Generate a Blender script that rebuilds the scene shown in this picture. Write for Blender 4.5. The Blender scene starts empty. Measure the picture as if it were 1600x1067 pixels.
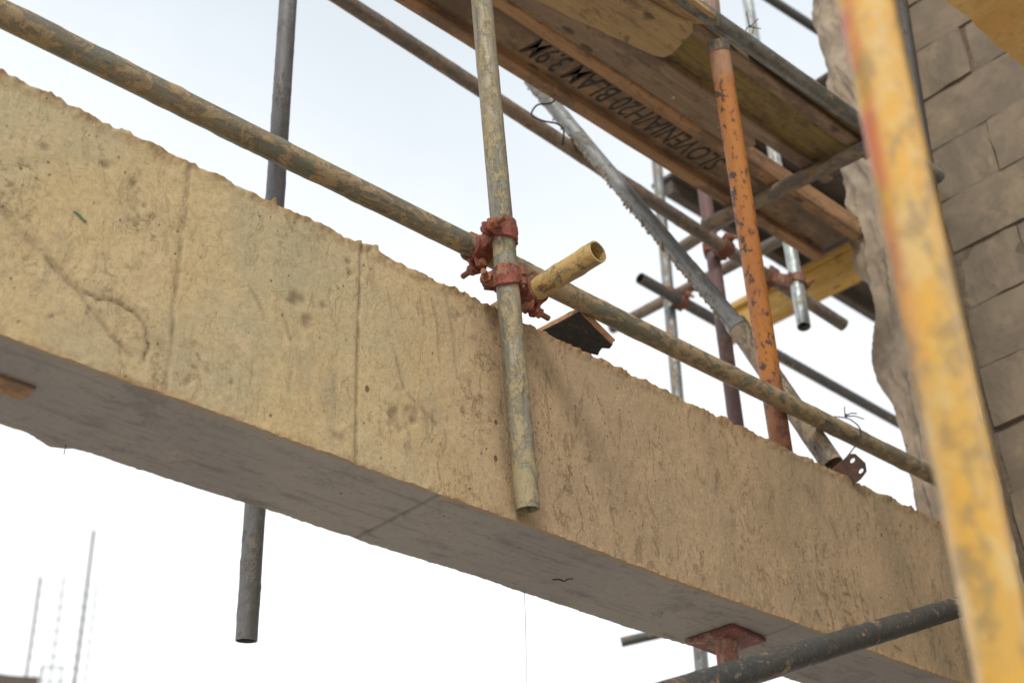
import bpy, bmesh, math, random
from mathutils import Vector, Matrix, noise as mn

random.seed(7)
S = bpy.context.scene
COL = S.collection
R = math.radians

# ------------------------------------------------------------------ camera
cd = bpy.data.cameras.new("camera"); cam = bpy.data.objects.new("camera", cd); COL.objects.link(cam)
cd.sensor_width = 36.0; cd.lens = 49.5; cd.clip_start = 0.05; cd.clip_end = 3000
cd.dof.use_dof = True; cd.dof.focus_distance = 2.85; cd.dof.aperture_fstop = 3.7
rt = Vector((0.729, -0.683, -0.036)).normalized()
bk = Vector((-0.594, -0.606, -0.528)); bk = (bk - rt * bk.dot(rt)).normalized()
up = bk.cross(rt)
cam.matrix_world = Matrix(((rt.x, up.x, bk.x, 0), (rt.y, up.y, bk.y, 0), (rt.z, up.z, bk.z, 1.6), (0, 0, 0, 1)))
S.camera = cam

# ------------------------------------------------------------------ light
SUN_AZ = R(218)      # direction the light comes from, measured from +X
SUN_EL = R(42)
W = bpy.data.worlds.new("World"); S.world = W; W.use_nodes = True
wt = W.node_tree; wt.nodes.clear()
wo = wt.nodes.new("ShaderNodeOutputWorld"); wb = wt.nodes.new("ShaderNodeBackground")
sky = wt.nodes.new("ShaderNodeTexSky"); sky.sky_type = 'NISHITA'; sky.sun_disc = False
sky.sun_elevation = SUN_EL; sky.sun_rotation = R(90) - SUN_AZ; sky.air_density = 1.0; sky.dust_density = 4.0; sky.ozone_density = 1.0
tc = wt.nodes.new("ShaderNodeTexCoord")
sx = wt.nodes.new("ShaderNodeSeparateXYZ"); wt.links.new(tc.outputs["Generated"], sx.inputs[0])
# bright thin cloud: whiter towards the horizon, bluer overhead, uneven
cn = wt.nodes.new("ShaderNodeTexNoise"); cn.inputs["Scale"].default_value = 2.2; cn.inputs["Detail"].default_value = 4
wt.links.new(tc.outputs["Generated"], cn.inputs["Vector"])
ma = wt.nodes.new("ShaderNodeMath"); ma.operation = 'MULTIPLY_ADD'; ma.inputs[1].default_value = 0.34; ma.inputs[2].default_value = -0.17
wt.links.new(cn.outputs[0], ma.inputs[0])
# the veil thins to the east (+X), where more blue shows
mx_ = wt.nodes.new("ShaderNodeMath"); mx_.operation = 'MULTIPLY_ADD'; mx_.inputs[1].default_value = 0.30; 
wt.links.new(sx.outputs["X"], mx_.inputs[0]); wt.links.new(ma.outputs[0], mx_.inputs[2])
mb = wt.nodes.new("ShaderNodeMath"); mb.operation = 'ADD'; wt.links.new(sx.outputs["Z"], mb.inputs[0]); wt.links.new(mx_.outputs[0], mb.inputs[1])
cr = wt.nodes.new("ShaderNodeValToRGB"); wt.links.new(mb.outputs[0], cr.inputs[0])
e = cr.color_ramp.elements
e[0].position = 0.40; e[0].color = (1.0, 1.0, 1.0, 1)
e[1].position = 1.0; e[1].color = (0.50, 0.545, 0.59, 1)
q = cr.color_ramp.elements.new(0.60); q.color = (0.88, 0.90, 0.92, 1)
q = cr.color_ramp.elements.new(0.82); q.color = (0.655, 0.70, 0.745, 1)
sc = wt.nodes.new("ShaderNodeVectorMath"); sc.operation = 'SCALE'; sc.inputs["Scale"].default_value = 9.6
wt.links.new(cr.outputs[0], sc.inputs[0])
mixw = wt.nodes.new("ShaderNodeMix"); mixw.data_type = 'RGBA'; mixw.inputs[0].default_value = 0.95
wt.links.new(sky.outputs[0], mixw.inputs[6]); wt.links.new(sc.outputs[0], mixw.inputs[7])
wt.links.new(mixw.outputs[2], wb.inputs[0]); wb.inputs[1].default_value = 0.10
wt.links.new(wb.outputs[0], wo.inputs[0])
sl = bpy.data.lights.new("sun", 'SUN'); sl.energy = 1.6; sl.angle = R(13); sl.color = (1.0, 0.93, 0.82)
so = bpy.data.objects.new("sun", sl); COL.objects.link(so)
sd = Vector((math.cos(SUN_AZ) * math.cos(SUN_EL), math.sin(SUN_AZ) * math.cos(SUN_EL), math.sin(SUN_EL)))
so.rotation_euler = sd.to_track_quat('Z', 'Y').to_euler(); so.location = sd * 20
vs = S.view_settings; vs.view_transform = 'Standard'; vs.look = 'None'; vs.exposure = 0.52; vs.gamma = 1; vs.use_curve_mapping = False

# ------------------------------------------------------------------ node helper
class NT:
    def __init__(s, name):
        s.m = bpy.data.materials.new(name); s.m.use_nodes = True; s.t = s.m.node_tree; s.t.nodes.clear()
        s.out = s.t.nodes.new("ShaderNodeOutputMaterial"); s.b = s.t.nodes.new("ShaderNodeBsdfPrincipled")
        s.t.links.new(s.b.outputs[0], s.out.inputs[0])
        c = s.t.nodes.new("ShaderNodeTexCoord"); oi = s.t.nodes.new("ShaderNodeObjectInfo")
        a = s.t.nodes.new("ShaderNodeVectorMath"); a.operation = 'MULTIPLY_ADD'
        s.t.links.new(oi.outputs["Random"], a.inputs[0]); a.inputs[1].default_value = (37, 53, 71)
        s.t.links.new(c.outputs["Object"], a.inputs[2]); s.co = a.outputs[0]; s.raw = c.outputs["Object"]
    def put(s, sock, v):
        if hasattr(v, "is_output"): s.t.links.new(v, sock)
        elif isinstance(v, tuple) and len(v) == 3 and sock.type == 'RGBA': sock.default_value = (*v, 1)
        else: sock.default_value = v
    def map(s, scale, vec=None, rot=(0, 0, 0)):
        n = s.t.nodes.new("ShaderNodeMapping"); s.put(n.inputs[0], vec or s.co); n.inputs["Scale"].default_value = scale
        n.inputs["Rotation"].default_value = rot
        return n.outputs[0]
    def noise(s, scale, detail=4, vec=None, rough=0.55, dist=0.0):
        n = s.t.nodes.new("ShaderNodeTexNoise"); s.put(n.inputs["Vector"], vec or s.co)
        n.inputs["Scale"].default_value = scale; n.inputs["Detail"].default_value = detail
        n.inputs["Roughness"].default_value = rough; n.inputs["Distortion"].default_value = dist
        return n.outputs[0]
    def voro(s, scale, vec=None, feature='F1'):
        n = s.t.nodes.new("ShaderNodeTexVoronoi"); n.feature = feature; s.put(n.inputs["Vector"], vec or s.co); n.inputs["Scale"].default_value = scale
        return n.outputs[0]
    def ramp(s, v, a, b, inv=False):
        n = s.t.nodes.new("ShaderNodeMapRange"); n.interpolation_type = 'SMOOTHSTEP'; s.put(n.inputs[0], v)
        n.inputs[1].default_value = a; n.inputs[2].default_value = b
        n.inputs[3].default_value = 1.0 if inv else 0.0; n.inputs[4].default_value = 0.0 if inv else 1.0
        return n.outputs[0]
    def math(s, op, a, b=0.0, clamp=False):
        n = s.t.nodes.new("ShaderNodeMath"); n.operation = op; n.use_clamp = clamp; s.put(n.inputs[0], a); s.put(n.inputs[1], b)
        return n.outputs[0]
    def mul(s, a, b): return s.math('MULTIPLY', a, b)
    def mix(s, f, a, b, blend='MIX'):
        n = s.t.nodes.new("ShaderNodeMix"); n.data_type = 'RGBA'; n.blend_type = blend; s.put(n.inputs[0], f); s.put(n.inputs[6], a); s.put(n.inputs[7], b)
        return n.outputs[2]
    def attr(s, name):
        n = s.t.nodes.new("ShaderNodeAttribute"); n.attribute_name = name; return n.outputs["Fac"]
    def sep(s, v):
        n = s.t.nodes.new("ShaderNodeSeparateXYZ"); s.put(n.inputs[0], v); return n.outputs
    def done(s, col, rough, metal=0.0, bump=None, bs=0.4, dist=0.004, spec=0.5, coat=0.0):
        s.b.inputs['Coat Weight'].default_value = coat; s.b.inputs['Coat Roughness'].default_value = .20
        s.put(s.b.inputs["Base Color"], col); s.put(s.b.inputs["Roughness"], rough); s.put(s.b.inputs["Metallic"], metal)
        s.b.inputs["Specular IOR Level"].default_value = spec
        if bump is not None:
            n = s.t.nodes.new("ShaderNodeBump"); n.inputs["Strength"].default_value = bs; n.inputs["Distance"].default_value = dist
            s.put(n.inputs["Height"], bump); s.t.links.new(n.outputs[0], s.b.inputs["Normal"])
        return s.m

def mat_concrete():
    n = NT("mud stained concrete")
    co = n.raw
    big = n.noise(2.2, 5, co); fine = n.noise(85, 6, co, 0.75)
    xs = n.sep(co)
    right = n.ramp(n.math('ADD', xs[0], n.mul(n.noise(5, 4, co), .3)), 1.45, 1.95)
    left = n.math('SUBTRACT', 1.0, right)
    c = n.mix(n.ramp(big, .40, .60), (.455, .350, .188), (.38, .325, .20))
    c = n.mix(n.mul(n.ramp(n.noise(7, 8, co, .72, .5), .50, .62), .55), c, (.50, .39, .235))
    c = n.mix(n.mul(n.ramp(n.noise(9, 8, n.map((1, 1, .5), co), .75, .8), .54, .66), .45), c, (.30, .225, .13))
    c = n.mix(n.mul(right, .75), c, n.mix(n.ramp(n.noise(9, 7, co, .7), .4, .6), (.335, .232, .148), (.285, .20, .13)))  # right end darker: own redder tone plus weaker light, put into the colour
    # damp darker panel below the diagonal prop
    damp = n.mul(n.ramp(n.math('ADD', xs[0], n.mul(n.noise(9, 4, co), .25)), 2.42, 2.60), n.ramp(n.noise(1, 5, n.map((5, 5, 1.6), co), .7), .42, .60))
    c = n.mix(n.mul(damp, .55), c, (.20, .165, .105))
    # scuffs : short upright dashes, denser to the right
    d1 = n.ramp(n.noise(1, 5, n.map((34, 34, 13), co, (0, R(8), 0)), .70, .9), .555, .63)
    d2 = n.ramp(n.noise(1, 4, n.map((80, 80, 24), co, (0, R(-10), 0)), .66, .6), .575, .66)
    gate = n.ramp(n.noise(5, 4, co, .6), .40, .56)
    amt = n.math('MULTIPLY_ADD', right, .36); amt.node.inputs[2].default_value = .24
    c = n.mix(n.mul(n.mul(d1, gate), amt), c, (.145, .10, .06))
    c = n.mix(n.mul(d2, n.math('MULTIPLY', amt, .9)), c, (.15, .10, .06))
    blot = n.mul(n.ramp(n.noise(38, 7, co, .8), .53, .60), n.ramp(n.noise(3.6, 4, co, .6), .47, .60))
    c = n.mix(n.mul(blot, .75), c, (.16, .11, .06))
    streak = n.ramp(n.noise(1, 4, n.map((18, 18, 1.6), co), .65), .55, .72)
    c = n.mix(n.mul(streak, .28), c, (.24, .185, .11))
    c = n.mix(n.mul(n.ramp(fine, .47, .58), .30), c, (.25, .18, .10))
    c = n.mix(n.mul(n.ramp(n.noise(120, 5, co, .8), .54, .62), .30), c, (.55, .44, .29))
    c = n.mix(n.mul(n.mul(n.ramp(n.noise(1, 6, n.map((11, 11, 3.2), co), .7), .50, .60), left), .38), c, (.315, .275, .18))
    ph = n.mul(n.mul(n.ramp(n.math('ADD', n.voro(48, n.map((1, 1, .8), co)), n.mul(n.noise(120, 3, co), .12)), .13, .20, True), n.ramp(n.noise(8, 3, co), .50, .58)), .8)
    ph2 = n.mul(n.ramp(n.math('ADD', n.voro(11, n.map((1, 1, .75), co)), n.mul(n.noise(70, 4, co), .07)), .075, .10, True), n.ramp(n.noise(3, 2, co), .42, .52))
    pores = n.math('MAXIMUM', ph, ph2)
    c = n.mix(n.mul(pores, .85), c, (.085, .06, .045))
    c = n.mix(n.mul(n.math('MULTIPLY', n.attr("stain"), n.math('ADD', n.noise(70, 4, co), .35)), 1.0), c, (.12, .085, .055))
    c = n.mix(n.mul(n.attr("lip"), n.ramp(n.noise(22, 5, co, .7), .38, .58)), c, (.33, .215, .11))
    h = n.math('SUBTRACT', n.math('ADD', n.mul(fine, .45), n.mul(n.noise(22, 7, co, .68), 1.1)), n.mul(pores, 1.3))
    h = n.math('ADD', n.math('SUBTRACT', h, n.mul(d1, .35)), n.mul(n.noise(260, 3, co, .7), .35))
    return n.done(c, .92, 0, h, .55, .005, .25)

def mat_soffit():
    n = NT("film faced formwork concrete")
    co = n.raw
    c = n.mix(n.ramp(n.noise(3, 5, co), .35, .65), (.245, .235, .235), (.285, .27, .26))
    c = n.mix(n.mul(n.ramp(n.noise(1, 5, n.map((8, 30, 30), co), .65), .5, .72), .5), c, (.10, .095, .10))
    c = n.mix(n.mul(n.ramp(n.noise(12, 6, co, .7), .60, .72), .5), c, (.27, .22, .17))
    c = n.mix(n.mul(n.ramp(n.noise(80, 4, co), .5, .8), .25), c, (.09, .085, .085))
    c = n.mix(n.mul(n.ramp(n.noise(5, 7, co, .75), .54, .64), .4), c, (.13, .125, .13))
    c = n.mix(n.mul(n.ramp(n.noise(1, 4, n.map((3, 60, 60), co), .6), .56, .66), .35), c, (.15, .14, .14))
    c = n.mix(n.mul(n.attr("stain"), .8), c, (.05, .045, .045))
    c = n.mix(n.mul(n.attr("lip"), .9), c, (.33, .24, .14))
    ph = n.mul(n.ramp(n.voro(30, co), .05, .10, True), n.ramp(n.noise(6, 2, co), .55, .62))
    c = n.mix(ph, c, (.06, .05, .05))
    return n.done(c, .75, 0, n.math('SUBTRACT', n.noise(40, 5, co), ph), .35, .003, .3)

def mat_steel(name, a, b, mud, mudamt=.5, metal=.35, rough=.5, dark=(.06, .06, .055), rust=0.0, long=.25, bs=.5, ms=24):
    n = NT(name)
    lv = n.map((1, 1, long))
    c = n.mix(n.ramp(n.noise(20, 6, lv, .65), .38, .62), a, b)
    c = n.mix(n.mul(n.ramp(n.noise(1, 5, n.map((90, 90, 4)), .65), .50, .66), .6), c, dark)
    nz = n.math('ADD', n.mul(n.noise(ms, 8, n.map((1, 1, .55)), .72, .6), .75), n.mul(n.noise(5, 3, n.map((1, 1, .6), rot=(.5, 0, 0))), .25))
    t = .60 - mudamt * .2
    mn_ = n.ramp(nz, t - .02, t + .03)
    c = n.mix(n.mul(mn_, n.math('MULTIPLY_ADD', n.noise(60, 4), .5)), c, mud)
    c.node.inputs[0].links[0].from_node.inputs[1].links[0].from_node.inputs[2].default_value = .62
    m2 = n.ramp(n.noise(60, 6, n.co, .75), .50, .60)
    c = n.mix(n.mul(m2, .5), c, tuple(x * .5 for x in mud))
    c = n.mix(n.mul(n.ramp(n.noise(34, 6, n.map((1, 1, .5), rot=(0, 1, 0)), .7), .58, .66), .6), c, dark)
    c = n.mix(n.mul(n.ramp(n.noise(120, 3, n.co, .6), .62, .70), .6), c, tuple(min(.6, x * 1.5) for x in mud))
    if rust: c = n.mix(n.mul(n.ramp(n.noise(26, 7, n.co, .75), .60 - rust * .2, .66 - rust * .2), .85), c, (.15, .062, .032))
    met = n.math('MULTIPLY', n.math('SUBTRACT', 1.0, mn_), metal)
    ro = n.math('MULTIPLY_ADD', mn_, .3); ro.node.inputs[2].default_value = rough
    h = n.math('ADD', n.mul(mn_, .9), n.mul(n.noise(75, 6, n.co, .75), 1.3))
    return n.done(c, ro, met, h, bs * 1.3, .0024, .45)

def mat_yellow_tube():
    n = NT("worn yellow paint")
    c = n.mix(n.ramp(n.noise(20, 6, n.map((1, 1, .6)), .7), .42, .60), (.62, .33, .020), (.54, .32, .045))
    c = n.mix(n.mul(n.ramp(n.noise(34, 6, n.map((1, 1, .55), rot=(1, 0, 0)), .7), .50, .60), .55), c, (.60, .45, .19))
    c = n.mix(n.mul(n.ramp(n.noise(40, 7, n.map((1, 1, .6), rot=(0, 2, 1)), .75), .50, .58), .75), c, (.27, .175, .055))
    c = n.mix(n.mul(n.ramp(n.noise(10, 6, n.map((1, 1, .4), rot=(2, 2, 1)), .75), .54, .62), .45), c, (.20, .16, .10))
    z = n.sep(n.raw)[2]
    c = n.mix(n.mul(n.mul(n.mul(n.ramp(z, .75, .45), n.ramp(n.sep(n.raw)[0], .006, .019)), n.ramp(n.noise(28, 4, n.map((1, 1, .5))), .40, .52)), .85), c, (.52, .10, .06))
    h = n.noise(90, 6, n.co, .7)
    return n.done(c, n.math('MULTIPLY_ADD', n.noise(30, 3), .3), 0, h, .3, .002, .8, 1.0)

def mat_orange_prop():
    n = NT("orange paint over rust")
    c = n.mix(n.ramp(n.noise(8, 4, n.map((1, 1, .4))), .4, .65), (.40, .155, .028), (.33, .12, .03))
    x, y, z = n.sep(n.raw)
    side = n.ramp(n.math('SUBTRACT', n.mul(n.noise(8, 3, n.map((1, 1, .5))), .06), x), .022, .045)
    cz = n.noise(58, 7, n.map((1, 1, .75)), .76)
    c = n.mix(n.ramp(cz, .53, .57), c, (.26, .09, .03))
    chips = n.ramp(n.math('ADD', cz, n.mul(side, .05)), .575, .60)
    c = n.mix(chips, c, (.055, .035, .035))
    low = n.ramp(z, .26, .04)
    low2 = n.mul(n.ramp(n.math('ADD', n.math('SUBTRACT', .30, z), n.mul(n.noise(18, 5), .35)), .16, .30), .9)
    c = n.mix(low2, c, (.23, .095, .05))
    c = n.mix(n.mul(low2, n.ramp(n.noise(30, 5), .5, .62)), c, (.10, .035, .028))
    top = n.ramp(n.math('ADD', z, n.mul(n.noise(14, 4), .12)), 1.13, 1.19)
    c = n.mix(n.mul(top, .9), c, (.33, .19, .115))
    h = n.math('SUBTRACT', n.mul(n.noise(50, 4), .4), chips)
    return n.done(c, .5, 0, h, .5, .002, .5)

def mat_wood(name, a, b, c3, dirt=.4, bs=.5):
    n = NT(name)
    g = n.noise(1, 6, n.map((2.2, 34, 34)), .6, 1.2)
    g2 = n.noise(1, 4, n.map((5, 150, 150)), .6)
    c = n.mix(n.ramp(g, .38, .62), a, b)
    c = n.mix(n.mul(n.ramp(g2, .48, .68), .5), c, c3)
    d = n.ramp(n.noise(9, 8, n.map((.45, 1, 1)), .75), .58 - dirt * .2, .68 - dirt * .2)
    c = n.mix(n.mul(d, .62), c, (.085, .065, .055))
    c = n.mix(n.mul(n.ramp(n.noise(30, 4), .62, .70), .5), c, (.05, .035, .03))
    c = n.mix(n.mul(n.ramp(n.voro(9, n.map((.6, 1.6, 1.6))), .10, .16, True), .75), c, (.05, .04, .035))
    c = n.mix(n.mul(n.ramp(n.noise(14, 6, n.map((.5, 1, 1)), .75), .54, .66), .5), c, tuple(x * .45 for x in b))
    h = n.math('ADD', g2, n.mul(g, .6))
    return n.done(c, .75, 0, h, bs, .002, .3)

def mat_plain(name, a, b, scale=12, rough=.85, metal=0, bs=.4, spots=None):
    n = NT(name)
    c = n.mix(n.ramp(n.noise(scale, 6, n.co, .65), .36, .64), a, b)
    c = n.mix(n.mul(n.ramp(n.noise(scale * 5, 4), .5, .75), .35), c, tuple(x * .5 for x in a))
    if spots: c = n.mix(n.mul(n.ramp(n.noise(scale * .6, 5, n.co, .7), .56, .66), .8), c, spots)
    return n.done(c, rough, metal, n.noise(scale * 5, 5), bs, .003, .35)

M = dict(
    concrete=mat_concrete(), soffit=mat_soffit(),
    tube_main=mat_steel("dirty galvanised scaffold steel", (.20, .20, .165), (.27, .235, .165), (.31, .255, .145), .45, .25, .5, ms=30, long=.1),
    tube_mud=mat_steel("mud caked scaffold steel", (.135, .14, .11), (.215, .19, .13), (.33, .245, .14), .60, .15, .55, ms=42),
    tube_trans=mat_steel("yellow mud caked steel", (.27, .22, .15), (.34, .28, .18), (.50, .34, .13), .80, .1, .6, dark=(.10, .05, .035), rust=.15, ms=30),
    tube_grey=mat_steel("grey galvanised steel", (.24, .26, .26), (.17, .18, .18), (.24, .19, .13), .35, .6, .38),
    tube_bright=mat_steel("bright galvanised steel", (.50, .55, .55), (.36, .40, .40), (.33, .30, .22), .15, .7, .35),
    tube_dark=mat_steel("dark weathered steel", (.050, .060, .066), (.068, .074, .072), (.27, .19, .11), .12, .3, .5),
    tube_black=mat_steel("shade darkened steel", (.035, .035, .036), (.05, .046, .042), (.09, .07, .05), .15, .1, .6),  # near-black base colour carries the shadow along the wall
    tube_pink=mat_steel("pinkish rust", (.27, .16, .12), (.22, .13, .10), (.30, .20, .15), .4, .0, .7),
    tube_pole=mat_steel("grey weathered upright", (.135, .142, .150), (.115, .118, .125), (.18, .16, .14), .22, .25, .55, ms=30),
    jack=mat_steel("worn red oxide jack", (.33, .13, .10), (.24, .10, .08), (.36, .26, .19), .5, .0, .75),
    tube_brown=mat_steel("rusty brown steel", (.105, .098, .09), (.15, .125, .105), (.22, .165, .115), .50, .2, .6, rust=.12),
    tube_purple=mat_steel("red oxide painted steel", (.12, .055, .055), (.095, .06, .065), (.20, .12, .085), .20, .1, .6),
    brace=mat_steel("cement splashed prop steel", (.23, .245, .25), (.18, .185, .185), (.25, .23, .185), .12, .45, .4, bs=.8),
    brace_mud=mat_steel("cement caked prop steel", (.22, .20, .165), (.17, .155, .13), (.31, .245, .165), .66, .2, .5, bs=.8),
    crust=mat_plain("dried cement splash", (.34, .28, .19), (.25, .20, .14), 30, .95, 0, .8),
    yellow=mat_yellow_tube(), orange=mat_orange_prop(),
    red=mat_steel("red oxide coupler", (.27, .065, .042), (.20, .052, .036), (.29, .14, .085), .25, .0, .62, dark=(.06, .025, .02), bs=.7),
    redrust=mat_steel("red oxide rusted coupler", (.22, .06, .045), (.15, .048, .036), (.26, .15, .10), .45, .0, .7, dark=(.05, .025, .02), rust=.5, bs=.8),
    bolt=mat_steel("rusty bolt steel", (.30, .105, .05), (.21, .08, .045), (.36, .17, .09), .3, .1, .6, rust=.2),
    plate=mat_steel("rusty plate", (.12, .062, .045), (.075, .045, .038), (.22, .14, .09), .35, .1, .7, rust=.3),
    redplate=mat_steel("maroon base plate", (.20, .05, .05), (.13, .045, .045), (.30, .20, .15), .25, .0, .65, dark=(.06, .03, .03)),
    wood=mat_wood("weathered orange timber", (.34, .20, .10), (.265, .155, .085), (.17, .11, .07), .45),
    woodweb=mat_wood("grimy timber web", (.27, .175, .10), (.20, .14, .09), (.13, .10, .075), .70),
    woodyel=mat_wood("dirty yellow timber", (.27, .19, .065), (.205, .15, .06), (.14, .11, .06), .40),
    woodyel2=mat_wood("clean yellow timber", (.52, .32, .08), (.44, .27, .085), (.30, .18, .06), .1),
    plank=mat_wood("grey brown plank", (.275, .195, .13), (.215, .155, .11), (.14, .10, .08), .4),
    ply=mat_wood("tan plywood", (.37, .26, .135), (.30, .21, .11), (.21, .145, .085), .28),
    plyedge=mat_wood("raw plywood edge", (.50, .255, .115), (.40, .19, .085), (.20, .10, .05), .1),
    black=mat_plain("black tar coated plywood", (.022, .023, .026), (.045, .04, .04), 40, .8, 0, 1.0, (.10, .075, .06)),
    deck=mat_wood("dark deck plywood", (.115, .095, .078), (.085, .075, .07), (.06, .055, .05), .5),
    block=mat_plain("sandcrete block", (.195, .155, .112), (.145, .118, .09), 5, .95, 0, .9, (.23, .18, .12)),
    mortar=mat_plain("rough mortar", (.15, .118, .088), (.10, .08, .062), 18, .97, 0, 1.0),
    pier=mat_plain("rough cast pier concrete", (.315, .258, .195), (.235, .195, .15), 6, .95, 0, .6, (.19, .15, .115)),
    tan=mat_plain("mud washed sheet", (.62, .43, .18), (.56, .34, .12), 9, .95, 0, 1.0, (.44, .30, .15)),
    wire=mat_plain("black tie wire", (.03, .035, .035), (.045, .04, .035), 40, .6, .4),
    ink=mat_plain("black stencil ink", (.042, .038, .034), (.058, .048, .040), 30, .8, 0, .2),
    white=mat_plain("zinc", (.7, .72, .72), (.6, .6, .6), 40, .4, .3),
    sand=mat_plain("sandy ground", (.48, .42, .35), (.41, .36, .30), 1.2, .95, 0, .6),
    patch=mat_plain("cement patch", (.33, .30, .285), (.26, .24, .23), 22, .9, 0, .6),
    green=mat_plain("green crayon", (.10, .30, .17), (.16, .28, .16), 60, .8, 0, .2),
    rebar=mat_plain("rebar steel", (.04, .055, .055), (.06, .055, .05), 60, .7, .2),
)

# ------------------------------------------------------------------ mesh helpers
def link(name, me, mat, parent=None, mw=None, smooth=True, autoang=None):
    o = bpy.data.objects.new(name, me); COL.objects.link(o)
    if mat:
        for m in (mat if isinstance(mat, (list, tuple)) else [mat]): me.materials.append(m)
    if mw is not None: o.matrix_world = mw
    if parent: o.parent = parent; o.matrix_parent_inverse = Matrix()
    if smooth:
        me.polygons.foreach_set("use_smooth", [True] * len(me.polygons))
        if autoang: me.set_sharp_from_angle(angle=R(autoang))
    return o

def tag(o, label, cat, group=None, kind=None):
    o["label"] = label
    if cat: o["category"] = cat
    if group: o["group"] = group
    o["kind"] = kind or "thing"
    return o

def empty(name, loc, label, cat, group=None, rot=None):
    o = bpy.data.objects.new(name, None); COL.objects.link(o); o.empty_display_size = .05
    o.location = loc
    if rot is not None: o.rotation_euler = rot
    return tag(o, label, cat, group)

def frame(P, Q):
    P, Q = Vector(P), Vector(Q); z = (Q - P).normalized()
    x = Vector((0, 0, 1)).cross(z)
    if x.length < .2: x = Vector((0, -1, 0)).cross(z)
    x.normalize(); y = z.cross(x)
    m = Matrix(((x.x, y.x, z.x, P.x), (x.y, y.y, z.y, P.y), (x.z, y.z, z.z, P.z), (0, 0, 0, 1)))
    return m, (Q - P).length

def tube_mesh(L, r=.02415, wall=.0034, seg=36, step=.012, crust=0.0, seed=0.0, taper=None, freq=26, bow=0.0):
    """open-ended hollow tube along +Z with dried mud standing proud of the steel"""
    n = max(2, int(L / step)); V = []; F = []
    off = Vector((seed * 13.1, seed * 7.7, seed * 3.3))
    for i in range(n + 1):
        z = L * i / n
        bx = bow * math.sin(math.pi * i / n)
        for k in range(seg):
            a = 2 * math.pi * k / seg; ca, sa = math.cos(a), math.sin(a)
            rr = r
            if crust:
                p = Vector((ca * r, sa * r, z * .6)) * freq + off
                v = mn.noise(p) + .5 * mn.noise(p * 2.3) + .25 * mn.noise(p * 5.1)
                rr += crust * (max(0, v - .15) * 1.6 + .10 * v)
            V.append((ca * rr + bx, sa * rr, z))
    for i in range(n):
        for k in range(seg):
            k2 = (k + 1) % seg
            F.append((i * seg + k, i * seg + k2, (i + 1) * seg + k2, (i + 1) * seg + k))
    for end, zi in ((0, 0), (n, 1)):
        b0 = end * seg; z = L * zi; dz = .0012 * (1 if zi == 0 else -1)
        base = len(V); depth = min(L * .45, .25) * (1 if zi == 0 else -1)
        for k in range(seg):
            a = 2 * math.pi * k / seg; V.append((math.cos(a) * (r - wall), math.sin(a) * (r - wall), z))
        for k in range(seg):
            a = 2 * math.pi * k / seg; V.append((math.cos(a) * (r - wall), math.sin(a) * (r - wall), z + depth))
        for k in range(seg):
            k2 = (k + 1) % seg
            q1 = (b0 + k, b0 + k2, base + k2, base + k); q2 = (base + k, base + k2, base + seg + k2, base + seg + k)
            if zi == 0: q1 = q1[::-1]; q2 = q2[::-1]
            F.append(q1); F.append(q2)
        c = [base + seg + k for k in range(seg)]
        F.append(tuple(c) if zi == 1 else tuple(c[::-1]))
    me = bpy.data.meshes.new("tube"); me.from_pydata(V, [], F); me.update()
    return me

_seed = [1.0]
def tube(name, P, Q, mat, label=None, cat="tube", group=None, r=.02415, crust=.0006, seg=36, step=.012, parent=None, wall=.0034, freq=26, bow=0.0):
    m, L = frame(P, Q); _seed[0] += 1.37
    me = tube_mesh(L, r, wall, seg, step, crust, _seed[0], freq=freq, bow=bow)
    o = link(name, me, mat, None, m, True, 50)
    if parent: o.parent = parent; o.matrix_parent_inverse = parent.matrix_world.inverted() if parent.type != 'EMPTY' else Matrix.LocRotScale(parent.location, parent.rotation_euler, None).inverted()
    if label: tag(o, label, cat, group)
    return o

def box_bm(bm, x0, x1, y0, y1, z0, z1):
    v = [bm.verts.new(p) for p in ((x0, y0, z0), (x1, y0, z0), (x1, y1, z0), (x0, y1, z0), (x0, y0, z1), (x1, y0, z1), (x1, y1, z1), (x0, y1, z1))]
    for f in ((0, 3, 2, 1), (4, 5, 6, 7), (0, 1, 5, 4), (1, 2, 6, 5), (2, 3, 7, 6), (3, 0, 4, 7)): bm.faces.new([v[i] for i in f])
    return v

def bm_obj(name, bm, mat, parent=None, mw=None, bevel=0, smooth=False, ang=35, jit=0.0, sub=0):
    if sub: bmesh.ops.subdivide_edges(bm, edges=bm.edges[:], cuts=sub, use_grid_fill=True)
    if bevel: bmesh.ops.bevel(bm, geom=bm.edges[:], offset=bevel, segments=2, affect='EDGES', profile=.6, clamp_overlap=True)
    if jit:
        for v in bm.verts: v.co += mn.noise_vector(v.co * 23) * jit
    bmesh.ops.recalc_face_normals(bm, faces=bm.faces[:])
    me = bpy.data.meshes.new(name); bm.to_mesh(me); bm.free()
    return link(name, me, mat, parent, mw, smooth, ang if smooth else None)

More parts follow.
